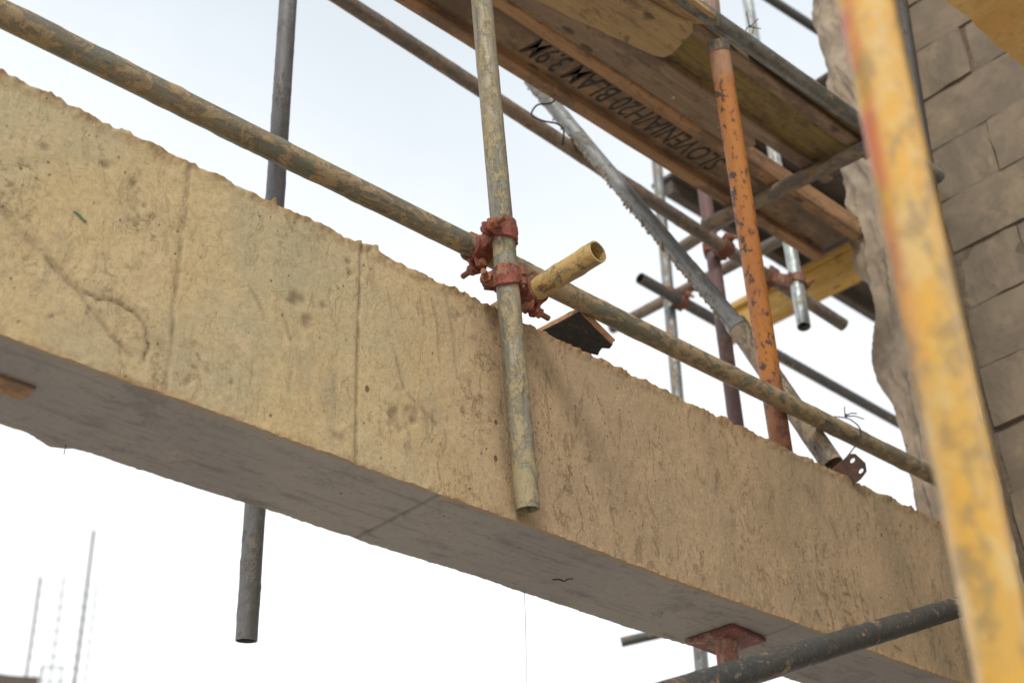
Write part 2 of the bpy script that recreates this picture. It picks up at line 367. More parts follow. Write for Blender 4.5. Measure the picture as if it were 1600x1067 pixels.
def long_box(name, x0, x1, y0, y1, z0, z1, mat, parent=None, bevel=.003, jit=.0012, cuts=24, mw=None):
    """timber running along local X with slightly uneven edges"""
    bm = bmesh.new(); xs = [x0 + (x1 - x0) * i / cuts for i in range(cuts + 1)]
    b = bevel
    prof = [(y0 + b, z0), (y1 - b, z0), (y1, z0 + b), (y1, z1 - b), (y1 - b, z1), (y0 + b, z1), (y0, z1 - b), (y0, z0 + b)]
    rows = []
    for x in xs:
        row = []
        for (y, z) in prof:
            p = Vector((x, y, z)); d = mn.noise_vector(p * 9) * jit + mn.noise_vector(p * 40) * jit * .5
            d.x = 0; row.append(bm.verts.new(p + d))
        rows.append(row)
    k = len(prof)
    for a, c in zip(rows[:-1], rows[1:]):
        for i in range(k): bm.faces.new((a[i], a[(i + 1) % k], c[(i + 1) % k], c[i]))
    bm.faces.new(rows[0][::-1]); bm.faces.new(rows[-1])
    return bm_obj(name, bm, mat, parent, mw, 0, False)

def wire_obj(name, pts, mat, r=.0015, label=None, cat="wire", parent=None, smooth=True, res=6, group=None):
    P = [Vector(p) for p in pts]
    if smooth:
        Q = []
        for i in range(len(P) - 1):
            p0 = P[max(i - 1, 0)]; p1 = P[i]; p2 = P[i + 1]; p3 = P[min(i + 2, len(P) - 1)]
            for j in range(res):
                t = j / res
                Q.append(.5 * ((2 * p1) + (p2 - p0) * t + (2 * p0 - 5 * p1 + 4 * p2 - p3) * t * t + (3 * p1 - p0 - 3 * p2 + p3) * t ** 3))
        Q.append(P[-1]); P = Q
    V = []; F = []; sg = 6; prev = None
    for i, p in enumerate(P):
        t = (P[min(i + 1, len(P) - 1)] - P[max(i - 1, 0)]).normalized()
        x = t.orthogonal().normalized() if prev is None else (prev - t * prev.dot(t)).normalized()
        prev = x; y = t.cross(x)
        for k in range(sg):
            a = 2 * math.pi * k / sg; V.append(p + (x * math.cos(a) + y * math.sin(a)) * r)
    for i in range(len(P) - 1):
        for k in range(sg):
            k2 = (k + 1) % sg; F.append((i * sg + k, i * sg + k2, (i + 1) * sg + k2, (i + 1) * sg + k))
    F.append(tuple(range(sg))[::-1]); F.append(tuple((len(P) - 1) * sg + k for k in range(sg)))
    me = bpy.data.meshes.new(name); me.from_pydata(V, [], F)
    o = link(name, me, mat, parent)
    if label: tag(o, label, cat, group)
    return o

# ------------------------------------------------------------------ couplers
def strap_mesh(r, w_mid, w_end, a0, a1, thick=.0062, n=22, seed=0.0):
    """curved forged strap round the local Z axis from angle a0 to a1, rounded edges, stiffening rib"""
    V = []; F = []; pr_n = 12
    for i in range(n + 1):
        t = i / n; a = a0 + (a1 - a0) * t
        e = abs(2 * t - 1) ** 1.7
        w = (w_mid * (1 - e) + w_end * e) * .5
        for (z, d) in ((-w, 0), (-w, thick * .6), (-w + .0022, thick), (-w * .55, thick * 1.0), (-w * .25, thick * 1.25), (w * .25, thick * 1.25), (w * .55, thick * 1.0), (w - .0022, thick), (w, thick * .6), (w, 0), (w * .4, 0), (-w * .4, 0)):
            nz = mn.noise(Vector((a * 2 + seed, z * 60, d * 60))) * .0007 if d else 0
            rr = r + .0005 + d + nz
            V.append((math.cos(a) * rr, math.sin(a) * rr, z))
    k = pr_n
    for i in range(n):
        for j in range(k): F.append((i * k + j, i * k + (j + 1) % k, (i + 1) * k + (j + 1) % k, (i + 1) * k + j))
    F.append(tuple(range(k))[::-1]); F.append(tuple(n * k + j for j in range(k)))
    me = bpy.data.meshes.new("strap"); me.from_pydata(V, [], F); me.update(); return me

def cyl_bm(bm, c, d, r, L, seg=12, r2=None):
    d = d.normalized(); x = d.orthogonal().normalized(); y = d.cross(x); r2 = r if r2 is None else r2
    a = [bm.verts.new(c + (x * math.cos(2 * math.pi * k / seg) + y * math.sin(2 * math.pi * k / seg)) * r) for k in range(seg)]
    b = [bm.verts.new(c + d * L + (x * math.cos(2 * math.pi * k / seg) + y * math.sin(2 * math.pi * k / seg)) * r2) for k in range(seg)]
    for k in range(seg): bm.faces.new((a[k], a[(k + 1) % seg], b[(k + 1) % seg], b[k]))
    bm.faces.new(a[::-1]); bm.faces.new(b)

def coupler(c1, u1, s1, c2, u2, s2, label, n1=None, r=.02415, mat='red', group="couplers clamping the scaffold tubes", detail=True, w=.050, flip1=1, flip2=1):
    """right-angle coupler. c: points on the two tube axes, u: tube directions, s=+1/-1: side of the bolt."""
    c1, c2, u1, u2 = Vector(c1), Vector(c2), Vector(u1).normalized(), Vector(u2).normalized()
    mid = (c1 + c2) / 2
    root = empty("scaffold_coupler", mid, label, "coupler", group)
    T = Matrix.Translation(-mid)
    for c, u, s, other in ((c1, u1, s1, c2), (c2, u2, s2, c1)):
        n = (other - c)
        if n1 and c is c1: n = Vector(n1)
        n = (n - u * n.dot(u)).normalized(); t = u.cross(n)
        # local frame: X = n (towards the other tube), Y = t, Z = u
        mw = T @ Matrix(((n.x, t.x, u.x, c.x), (n.y, t.y, u.y, c.y), (n.z, t.z, u.z, c.z), (0, 0, 0, 1)))
        g = .13
        sd_ = strap_mesh(r, w, w * .86, -math.pi / 2 + g, math.pi / 2 - g, seed=c.x * 9)
        link("saddle", sd_, M[mat], root, mw, True, 40)
        cp = strap_mesh(r, w, w * .62, math.pi / 2 + g * .3, 3 * math.pi / 2 - g * .3, seed=c.y * 9 + 3)
        link("cap", cp, M[mat], root, mw, True, 40)
        # ears on the bolt side
        for nm, x0, x1 in (("saddle_ear", .004, .0105), ("cap_ear", -.0125, -.006)):
            bm = bmesh.new(); y0 = r + .001; y1 = r + .027
            v = box_bm(bm, x0, x1, y0, y1, -w * .40, w * .40)
            for q_ in v:
                if q_.co.y > y1 - .001: q_.co.z *= .62
            for q_ in bm.verts: q_.co.y *= s
            bm_obj(nm, bm, M[mat], root, mw, .0018, True, 50, .0006)
        by = s * (r + .0155)
        bm = bmesh.new(); cyl_bm(bm, Vector((.0165, by, 0)), Vector((-1, 0, 0)), .0062, .068, 14)
        cyl_bm(bm, Vector((.0170, by, 0)), Vector((-1, 0, 0)), .0095, .006, 14)
        bm_obj("bolt", bm, M['bolt'], root, mw, 0, True, 40)
        bm = bmesh.new(); cyl_bm(bm, Vector((-.0135, by, 0)), Vector((-1, 0, 0)), .0125, .0135, 6)
        cyl_bm(bm, Vector((-.0125, by, 0)), Vector((-1, 0, 0)), .0150, .0022, 16)
        bm_obj("nut", bm, M['bolt'], root, mw, .0008, True, 35)
        # hinge on the opposite side
        hy = -s * (r + .0085)
        bm = bmesh.new(); cyl_bm(bm, Vector((0, hy, -w * .36)), Vector((0, 0, 1)), .0078, w * .30, 14)
        cyl_bm(bm, Vector((0, hy, w * .06)), Vector((0, 0, 1)), .0078, w * .30, 14)
        box_bm(bm, -.012, .0, min(hy, hy + s * .010), max(hy, hy + s * .010), -w * .26, w * .26)
        bm_obj("hinge", bm, M[mat], root, mw, 0, True, 40)
        bm = bmesh.new(); cyl_bm(bm, Vector((0, hy, -w * .50)), Vector((0, 0, 1)), .0038, w * 1.0, 10)
        bm_obj("hinge_pin", bm, M['bolt'], root, mw, 0, True, 40)
    d = (c2 - c1); gap = d.length - 2 * (r + .004)
    if gap > .002:
        n = d.normalized(); t = u1.cross(n).normalized(); uu = n.cross(t)
        mw = T @ Matrix(((n.x, t.x, uu.x, mid.x), (n.y, t.y, uu.y, mid.y), (n.z, t.z, uu.z, mid.z), (0, 0, 0, 1)))
        bm = bmesh.new(); box_bm(bm, -gap / 2 - .004, gap / 2 + .004, -.017, .017, -.017, .017)
        bm_obj("body", bm, M[mat], root, mw, .004, True, 50, .0008)
    return root

# ------------------------------------------------------------------ ground
bm = bmesh.new(); v = [bm.verts.new(p) for p in ((-400, -400, 0), (400, -400, 0), (400, 400, 0), (-400, 400, 0))]; bm.faces.new(v)
g = bm_obj("ground", bm, M['sand']); g["kind"] = "structure"

# ------------------------------------------------------------------ the concrete beam
YF, YB, ZB, ZT, XE = 1.775, 2.028, 2.735, 3.205, 3.58
SEAMS = (.961, 1.342)
CREASE = [(.60, 3.045), (.64, 2.955), (.70, 2.918), (.765, 2.875), (.80, 2.862), (.835, 2.858), (.868, 2.868), (.895, 2.862), (.912, 2.84), (.923, 2.81), (.921, 2.785)]
CRACK = [(.735, 2.895), (.76, 2.884), (.79, 2.862), (.825, 2.83), (.862, 2.80), (.895, 2.782)]
CRACK2 = [(.60, 3.17), (.603, 3.10), (.617, 3.03)]
RUNS = [[(2.70, 2.785), (2.715, 2.765)], [(2.76, 2.80), (2.765, 2.775), (2.76, 2.75)], [(2.82, 2.815), (2.85, 2.812)], [(2.83, 2.86), (2.86, 2.865)], [(2.80, 2.765), (2.83, 2.78), (2.85, 2.765)], [(3.02, 2.77), (3.05, 2.765)], [(1.855, 2.79), (1.885, 2.787)], [(1.868, 2.79), (1.878, 2.74)], [(1.835, 2.80), (1.842, 2.775)], [(1.52, 3.16), (1.535, 3.10), (1.54, 3.02)], [(1.56, 3.17), (1.575, 3.10), (1.585, 3.00)], [(1.49, 3.15), (1.50, 3.09)], [(1.41, 3.04), (1.43, 2.99), (1.45, 2.93)],
        [(1.46, 2.92), (1.49, 2.90), (1.53, 2.88)], [(1.10, 3.00), (1.13, 2.96)], [(1.17, 2.98), (1.19, 2.93)]]
def pdist(x, z, poly):
    best = 9
    for (ax, az), (bx, bz) in zip(poly[:-1], poly[1:]):
        dx, dz = bx - ax, bz - az; t = max(0, min(1, ((x - ax) * dx + (z - az) * dz) / (dx * dx + dz * dz)))
        d = math.hypot(x - ax - t * dx, z - az - t * dz); best = min(best, d)
    return best
BLOTS = [(.885, 3.075, .006), (.64, 2.93, .007), (.70, 2.88, .006), (.755, 2.80, .006), (.94, 2.80, .005), (1.08, 2.80, .007), (1.0, 3.02, .005), (1.05, 2.99, .004), (.645, 3.02, .004), (1.15, 3.14, .005), (1.318, 3.128, .006), (1.314, 3.155, .009), (1.20, 3.02, .022), (1.225, 2.985, .018), (1.26, 3.03, .012), (1.43, 2.86, .03), (1.475, 2.875, .022), (1.32, 3.13, .014), (1.60, 2.93, .012), (.70, 3.10, .01), (.80, 3.12, .012), (.86, 3.11, .010), (1.0, 2.775, .012), (1.31, 2.775, .016), (2.98, 2.80, .02), (3.02, 2.83, .012), (2.86, 2.785, .018), (2.95, 2.775, .02)]
def front_disp(x, z):
    """returns outward displacement (towards the viewer), stain"""
    p = Vector((x, 0, z))
    d = .0022 * mn.noise(p * 5) + .0012 * mn.noise(p * 17) + .0006 * mn.noise(p * 55)
    st = 0.0
    d += .0015 * (x > SEAMS[0]) * (x < SEAMS[1])
    for sxm in SEAMS:
        w = abs(x - sxm - .0025 * mn.noise(p * 14))
        if w < .006:
            d -= .0035 * (1 - w / .006); st = max(st, (.60 + .7 * mn.noise(p * 35)) * (1 - w / .006))
        elif w < .02: st = max(st, .10 * (1 - w / .02))
    if x < 1.1:
        wob = Vector((mn.noise(p * 16), 0, mn.noise(p * 16 + Vector((5, 5, 5))))) * .007 + Vector((mn.noise(p * 60), 0, mn.noise(p * 60 + Vector((5, 5, 5))))) * .003
        c = pdist(x + wob.x, z + wob.z, CREASE)
        ww = (.013 if x < .80 else .0052) + .003 * mn.noise(p * 25)
        if c < ww: k_ = (.25 if x < .80 else 1.0); d -= .004 * k_ * (1 - c / ww); st = max(st, (.35 + .5 * k_ + .5 * mn.noise(p * 30)) * (1 - c / ww))
        if c < .024: st = max(st, .20 * (1 - c / .024)); d -= .0015 * (1 - c / .024)
        c = pdist(x, z, CRACK)
        if c < .007: d -= .004 * (1 - c / .007); st = max(st, .5 * (1 - c / .007))
        c = pdist(x, z, CRACK2)
        if c < .012: d -= .004 * (1 - c / .012); st = max(st, .55 * (1 - c / .012))
    for rn in RUNS:
        if abs(x - rn[0][0]) < .15:
            c = pdist(x, z, rn)
            if c < .006: st = max(st, (.55 + .4 * mn.noise(p * 30) + (.5 if x > 2.6 else 0)) * (1 - c / .006))
    for bx, bz, br in BLOTS:
        if abs(x - bx) < br * 2 and abs(z - bz) < br * 2:
            q_ = math.hypot(x - bx, z - bz) / br + .7 * mn.noise(p * 60)
            if q_ < 1: st = max(st, .75 * (1 - q_)); d -= .004 * (1 - q_)
    top = max(0, 1 - (ZT - z) / .022); bot = max(0, 1 - (z - ZB) / .016)
    if top: d += top * (.004 + .006 * mn.noise(Vector((x * 22, 3, z * 20)))) + top * .005 * mn.noise(p * 85)
    if bot: d += bot * (.001 + .0035 * mn.noise(Vector((x * 18, 9, z * 20))) + .0035 * mn.noise(p * 80))
    return d, max(0, min(1, st)), max(top, bot * .9)

def build_beam():
    xs = []; x = -2.6
    while x < .5: xs.append(x); x += .05
    while x < XE: xs.append(x); x += .0042
    xs.append(XE)
    NF, NTt, NBk, NB = 100, 14, 10, 44
    V = []; stain = []; lipv = []; matid = []
    for x in xs:
        zt = ZT + .005 * mn.noise(Vector((x * 4, 1, 0))) + .0025 * mn.noise(Vector((x * 21, 2, 0))) + (.0040 * mn.noise(Vector((x * 60, 2, 5))) + .004 * abs(mn.noise(Vector((x * 130, 2, 9))))) * max(.15, min(1, .5 + 1.6 * mn.noise(Vector((x * 3.3, 6, 1))))) + .006 * max(0, mn.noise(Vector((x * 11, 4, 9))) - .1)
        zt += .010 * max(0, mn.noise(Vector((x * 15, 8, 3))) - .25) * 2
        zb = ZB + .0035 * mn.noise(Vector((x * 2.5, 7, 0))) + .0012 * mn.noise(Vector((x * 26, 7, 0))) + .0012 * mn.noise(Vector((x * 90, 7, 0)))
        yb = YB + .006 * mn.noise(Vector((x * 4, 17, 0))) + .003 * mn.noise(Vector((x * 18, 17, 0))) + (.0035 * mn.noise(Vector((x * 60, 17, 0))) + .002 * mn.noise(Vector((x * 140, 17, 0)))) * max(.15, .5 + 1.4 * mn.noise(Vector((x * 3, 6, 1))))
        for nx_, nw_, nh_ in ((.832, .012, .010), (1.135, .006, .010), (1.352, .03, .008), (1.375, .008, .007), (2.02, .02, .006), (.70, .015, .004), (2.45, .02, .006)):
            if abs(x - nx_) < nw_: zt += nh_ * (1 - abs(x - nx_) / nw_) ** .6
        if abs(x - .905) < .05: yb += .022 * (1 - abs(x - .905) / .05)
        for i in range(NF):                                   # front, bottom to top
            z = zb + (zt - zb) * i / (NF - 1); d, s, l = front_disp(x, z)
            V.append((x, YF - d, z)); stain.append(s); lipv.append(l)
        for i in range(1, NTt + 1):                           # top, front to back
            t = i / (NTt + 1); y = YF + (yb - YF) * t
            V.append((x, y, zt + .006 * mn.noise(Vector((x * 20, y * 20, 4))) + .003 * mn.noise(Vector((x * 60, y * 60, 4))))); stain.append(0); lipv.append(.6)
        for i in range(NBk):                                  # back, top to bottom
            z = zt + (zb - zt) * i / (NBk - 1); V.append((x, yb, z)); stain.append(0); lipv.append(0)
        for i in range(1, NB + 1):                            # soffit, back to front
            t = i / (NB + 1); y = yb + (YF - yb) * t; p = Vector((x, y, 0))
            dz = .0012 * mn.noise(p * 7) + .0006 * mn.noise(p * 40)
            s = 0; jx = 1.54 + .004 * mn.noise(p * 12)
            jw = abs(x - jx)
            if jw < .006: dz += .004 * (1 - jw / .006); s = .6 * (1 - jw / .006)
            if abs(x - 2.62) < .005: dz += .002; s = max(s, .3)
            if x > 1.545: dz -= .0015
            l = max(0, 1 - (y - YF) / .012) + max(0, .5 - (yb - y) / .02)
            V.append((x, y, zb + dz)); stain.append(s); lipv.append(min(1, l))
    k = NF + NTt + NBk + NB; F = []; mi = []
    for a in range(len(xs) - 1):
        for i in range(k):
            j = (i + 1) % k; F.append((a * k + i, (a + 1) * k + i, (a + 1) * k + j, a * k + j)); mi.append(1 if i >= NF + NTt + NBk - 1 else 0)
    F.append(tuple(range(k))); mi.append(0); F.append(tuple((len(xs) - 1) * k + i for i in range(k))[::-1]); mi.append(0)
    me = bpy.data.meshes.new("concrete_beam"); me.from_pydata(V, [], F); me.update()
    for nm, dat in (("stain", stain), ("lip", lipv)):
        at = me.attributes.new(nm, 'FLOAT', 'POINT'); at.data.foreach_set("value", dat)
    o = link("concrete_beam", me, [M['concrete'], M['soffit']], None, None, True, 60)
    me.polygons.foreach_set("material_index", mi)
    return tag(o, "long rough mud-stained concrete beam crossing the whole picture with a grey underside", "beam")
beam = build_beam()

def blob_patch(name, pts, z, th, mat, parent, up=-1, noise_amp=.003, ny=None):
    """thin irregular patch hanging under the soffit (polygon in XY)"""
    bm = bmesh.new(); c = Vector((sum(p[0] for p in pts) / len(pts), sum(p[1] for p in pts) / len(pts), 0))
    ring = []
    for i in range(len(pts)):
        a = Vector((*pts[i], 0)); b = Vector((*pts[(i + 1) % len(pts)], 0))
        for j in range(6):
            p = a.lerp(b, j / 6); p += mn.noise_vector(p * 60) * noise_amp; ring.append(p)
    o_ = [bm.verts.new((p.x, p.y, z)) for p in ring]; i_ = [bm.verts.new((c.x + (p.x - c.x) * .88, c.y + (p.y - c.y) * .88, z + up * th)) for p in ring]
    n = len(ring)
    for i in range(n): bm.faces.new((o_[i], o_[(i + 1) % n], i_[(i + 1) % n], i_[i]))
    bm.faces.new(i_)
    return bm_obj(name, bm, mat, parent)
blob_patch("cement_patch", [(1.045, 1.972), (1.06, 1.935), (1.10, 1.915), (1.128, 1.928), (1.105, 1.95), (1.08, 1.975)], ZB + .0008, .0020, M['patch'], beam, noise_amp=.006)
wi = long_box("timber_inset", .45, .792, 1.878, 1.925, ZB - .007, ZB + .03, M['wood'], beam, .002, .002, 12)
wi["label"] = "splintered offcut of timber cast into the underside"
wire_obj("ink_mark", [(1.985, 1.935, ZB - .001), (1.995, 1.925, ZB - .0015), (2.01, 1.925, ZB - .001), (2.008, 1.912, ZB - .0012), (2.016, 1.905, ZB - .001)], M['ink'], .0022, None, None, beam)
wire_obj("crayon_mark", [(.762, YF - .0015, 3.003), (.772, YF - .003, 3.0), (.778, YF - .003, 2.995), (.786, YF - .002, 2.993)], M['green'], .0016, None, None, beam)

# ------------------------------------------------------------------ tubes round the beam
def lerp3(P, Q, t): return tuple(P[i] + (Q[i] - P[i]) * t for i in range(3))
mP, mQ = (1.733, 1.745, 2.750), (1.588, 1.672, 3.951)
mTop = lerp3(mP, mQ, 1.25)
main = tube("scaffold_tube", mP, mTop, M['tube_main'], "grey-green upright scaffold tube with open lower end hanging in front of the beam", crust=.0007, seg=48, step=.008)
def main_at(z): return lerp3(mP, mQ, (z - mP[2]) / (mQ[2] - mP[2]))
L1Y = 1.787
l1P, l1Q = (-.6, L1Y, 3.325), (3.57, L1Y, 3.372)
tube("scaffold_tube", l1P, l1Q, M['tube_mud'], "long mud-caked horizontal tube running just above the whole top edge of the beam", crust=.0018, seg=44, step=.009, freq=22)
tube("scaffold_tube", (1.742, 1.521, 3.238), (1.742, 2.30, 3.236), M['tube_trans'], "short yellow-mud-caked tube poking towards the viewer over the beam, open end at upper right", crust=.0016, seg=48, step=.006, freq=34)
md = Vector(mQ) - Vector(mP)
zc = 3.352
coupler(main_at(zc), md, 1, (main_at(zc)[0], L1Y, 3.349), (1, 0, .011), 1, "dusty red coupler joining the upright to the long horizontal tube, upper of the red pair")
zc = 3.243
coupler(main_at(zc), md, 1, (1.742, main_at(zc)[1], 3.238), (0, 1, 0), -1, n1=(.8, .6, 0), label="bright red coupler gripping the upright and the short mud-caked tube, lower of the red pair")

tube("scaffold_tube", (1.631, 2.535, 2.695), (1.50, 2.335, 4.62), M['tube_pole'], "dark grey upright behind the left of the beam, its cut end hanging below", crust=.0014, seg=40, step=.006, freq=44)
tube("scaffold_tube", (1.36, 1.30, 2.16), (3.27, 1.592, 2.910), M['tube_dark'], "dark tube sloping up in front of the beam in the lower right corner", crust=.0008, seg=40)
tube("scaffold_tube", (0.7732, 0.3670, 2.8454), (1.1224, 0.5640, 1.6016), M['yellow'], "worn yellow painted tube standing very near the viewer at the right, out of focus", crust=.0003, seg=48)

# wood offcut on the beam
def board():
    bm = bmesh.new()
    root = empty("plywood_offcut", (1.977, 1.80, 3.33), "small black-faced plywood offcut with raw orange edge tilted on top of the beam", "board")
    ex = Vector((2.083 - 1.977, 0, 3.284 - 3.33)); L = ex.length; ex.normalize(); ey = Vector((.05, 1, .09)).normalized(); ez = ex.cross(ey).normalized(); ey = ez.cross(ex)
    mw = Matrix(((ex.x, ey.x, ez.x, 0), (ex.y, ey.y, ez.y, 0), (ex.z, ey.z, ez.z, 0), (0, 0, 0, 1)))
    for i, (z0, z1, m) in enumerate(((0, .004, 'black'), (.0042, .009, 'plyedge'), (.0092, .014, 'wood'), (.0142, .019, 'plyedge'), (.0192, .0225, 'ply'))):
        bm = bmesh.new(); y1 = .21
        nx, ny = 10, 16; top = []; bot = []
        for a in range(nx + 1):
            rt_, rb_ = [], []
            for b in range(ny + 1):
                x = L * a / nx; y = y1 * b / ny
                if a == nx: x += .008 * mn.noise(Vector((b * .9, i * .3, 0))) + .004 * math.sin(b * 2.1)
                if a == 0: x += .0015 * mn.noise(Vector((b * .5, i * 2.2, 7)))
                if b == 0: y += .0012 * mn.noise(Vector((a * .8, i * 2.2, 4)))
                w_ = .0012 * mn.noise(Vector((x * 50, y * 50, i)))
                rt_.append(bm.verts.new((x, y, z1))); rb_.append(bm.verts.new((x, y, z0 + (w_ if i == 0 else 0))))
            top.append(rt_); bot.append(rb_)
        for a in range(nx):
            for b in range(ny):
                bm.faces.new((top[a][b], top[a + 1][b], top[a + 1][b + 1], top[a][b + 1]))
                bm.faces.new((bot[a][b], bot[a][b + 1], bot[a + 1][b + 1], bot[a + 1][b]))
        for a in range(nx):
            for b in (0, ny): bm.faces.new((bot[a][b], bot[a + 1][b], top[a + 1][b], top[a][b]))
        for b in range(ny):
            for a in (0, nx): bm.faces.new((bot[a][b], bot[a][b + 1], top[a][b + 1], top[a][b]))
        bm_obj("veneer", bm, M[m], root, mw)
board()

# ------------------------------------------------------------------ props standing on the beam
root = empty("steel_prop", (2.822, 1.882, 3.207), "orange painted prop with rust chips standing on the beam", "prop")
oP, oQ = (2.822, 1.882, 3.207), (2.446, 1.634, 4.335)
tube("outer_tube", oP, oQ, M['orange'], r=.0285, crust=.0005, seg=44, parent=root)
tube("end_ring", lerp3(oP, oQ, .975), lerp3(oP, oQ, .999), M['tube_brown'], r=.0305, crust=.0004, parent=root, wall=.006)
tube("scaffold_tube", (2.505, 1.680, 4.452), (2.60, 1.72, 5.05), M['tube_pink'], "pinkish rusty tube rising above the grey edge tube at the top of the picture", r=.0235, crust=.0006)

root = empty("steel_prop", (2.943, 1.801, 3.245), "grey cement-splashed diagonal prop leaning from the beam up to the timber platform", "prop")
b0, b1, b2 = (2.943, 1.812, 3.262), (2.865, 1.995, 3.753), (2.548, 2.457, 4.830)
tube("outer_tube", b0, b1, M['brace_mud'], r=.0300, crust=.0016, seg=44, parent=root)
tube("inner_tube", b1, b2, M['brace'], r=.0250, crust=.0016, seg=40, parent=root, freq=30)
dd = (Vector(b1) - Vector(b0)).normalized()
tube("collar", tuple(Vector(b1) - dd * .012), tuple(Vector(b1) + dd * .012), M['brace'], r=.0325, crust=.0008, parent=root, wall=.006)
# cement crust along one side of the inner tube
bm = bmesh.new(); rnd = random.Random(4)
ax = (Vector(b2) - Vector(b1)); side = Vector((-.729, .683, -.25)); side = (side - ax.normalized() * side.dot(ax.normalized())).normalized()
for i in range(230):
    t = rnd.random() ** .8; c = Vector(b1) + ax * t + side * (.0235 + rnd.uniform(-.002, .003)) + ax.normalized().cross(side) * rnd.gauss(0, .006)
    s = rnd.uniform(.0025, .0055) * (1.2 - t * .5)
    res = bmesh.ops.create_icosphere(bm, subdivisions=1, radius=s)
    for v in res['verts']: v.co = v.co * (1 + .4 * mn.noise(v.co * 300 + c * 50)); v.co = Vector((v.co.x, v.co.y, v.co.z * rnd.uniform(.8, 2.2))) + c
o = bm_obj("cement_crust", bm, M['crust'], None); o.parent = root; o.matrix_parent_inverse = Matrix.Translation(-Vector(root.location)); o["kind"] = "stuff"

# bent end plate of the diagonal prop (two bolt holes)
def end_plate():
    A, B, C = Vector((2.892, 1.80, 3.212)), Vector((2.932, 1.736, 3.262)), Vector((2.985, 1.745, 3.20))
    # plate frame
    ex = (B - A); Lx = ex.length; ex.normalize(); ey = (C - B); ez = ex.cross(ey).normalized(); ey = ez.cross(ex)
    bm = bmesh.new()
    out = [(-.05, .0), (Lx * .9, -.004), (Lx * 1.02, .004), (Lx * 1.10, .040), (Lx * .98, .060), (Lx * .72, .066), (-.05, .066)]
    holes = [(Lx * .84, .014), (Lx * .86, .050)]
    hs = []
    for hx, hy in holes:
        hs.append([(hx + .0085 * math.cos(a * math.pi / 5), hy + .0052 * math.sin(a * math.pi / 5)) for a in range(10)])
    edges = []
    def loop(pts):
        vs_ = [bm.verts.new((p[0], p[1], 0)) for p in pts]
        return [bm.edges.new((vs_[i], vs_[(i + 1) % len(vs_)])) for i in range(len(vs_))]
    for l_ in [out] + hs: edges += loop(l_)
    bmesh.ops.triangle_fill(bm, edges=edges, use_beauty=True)
    r_ = bmesh.ops.extrude_face_region(bm, geom=bm.faces[:])
    for v in r_['geom']:
        if isinstance(v, bmesh.types.BMVert): v.co.z += .005
    mw = Matrix(((ex.x, ey.x, ez.x, A.x), (ex.y, ey.y, ez.y, A.y), (ex.z, ey.z, ez.z, A.z), (0, 0, 0, 1)))
    o = bm_obj("end_plate", bm, M['plate'], None, mw); o.parent = root; o.matrix_parent_inverse = Matrix.Translation(-Vector(root.location))
end_plate()

# tie wire round the horizontal tube and the prop
cx_, cz_ = 2.99, 3.366
pts = [(2.86, 1.735, 3.30), (2.875, 1.76, 3.345), (2.90, 1.80, 3.37), (2.915, 1.84, 3.34), (2.90, 1.83, 3.30)]
wire_obj("tie_wire", pts, M['wire'], .0018, "loop of black tie wire round the grey diagonal prop near its foot", "wire")
tw = [(2.945, 1.80, 3.25), (2.975, 1.775, 3.29), (3.01, 1.757, 3.34), (3.02, 1.757, 3.375), (3.01, 1.775, 3.405), (3.0, 1.80, 3.42), (2.975, 1.815, 3.418), (2.945, 1.825, 3.405)]
wire_obj("tie_wire", tw, M['wire'], .0018, "tie wire looped over the long mud-caked tube with its twisted end sticking up", "wire")
t0 = Vector((3.003, 1.785, 3.415))
for k, e_ in enumerate([(.03, -.02, .012), (.035, .01, .022), (.008, .0, .035), (.045, -.03, -.004)]):
    w_ = wire_obj("wire_twist", [t0, t0 + Vector(e_) * .5 + Vector((0, 0, .006)), t0 + Vector(e_)], M['wire'], .0016, None, None, None)
    w_.parent = bpy.data.objects["tie_wire.001"]

# jack prop below the beam
root = empty("jack_base", (2.552, 1.935, 2.735), "red jack prop with maroon plate pressed against the underside of the beam", "prop")
bm = bmesh.new(); box_bm(bm, -.068, .068, -.068, .068, -.014, -.0035)
bm_obj("head_plate", bm, M['redplate'], root, Matrix.Rotation(R(4), 4, 'Z'), .002, True, 40, .001)
tube("inner_tube", (2.552, 1.935, 1.2), (2.552, 1.935, 2.722), M['jack'], r=.0255, crust=.0012, parent=root)

# ------------------------------------------------------------------ timber platform
Z0 = 4.365
def h_beam(name, x0, x1, yn, yf, z, mats, label, cat="timber beam", fl=.04, group=None):
    r_ = empty(name, (x0, (yn + yf) / 2, z), label, cat, group)
    c = (yn + yf) / 2; h = (yf - yn) / 2; L = x1 - x0
    a = long_box("flange", 0, L, -h, -h + fl, 0, .08, M[mats[0]], r_, .004)
    b = long_box("flange", 0, L, h - fl, h, 0, .08, M[mats[0]], r_, .004)
    w_ = long_box("web", 0.004, L - .004, -h + fl - .002, h - fl + .002, .0265, .0535, M[mats[1]], r_, .002)
    return r_, w_
H1, web1 = h_beam("formwork_beam", -.32, 3.56, 1.925, 2.125, Z0, ('wood', 'woodweb'), "orange-brown timber I-beam with black stencilled lettering, lowest edge of the platform")
H2, web2 = h_beam("formwork_beam", .25, 3.23, 1.645, 1.845, Z0, ('plank', 'woodyel'), "dirty yellow timber I-beam without lettering beside the grey edge tube of the platform")

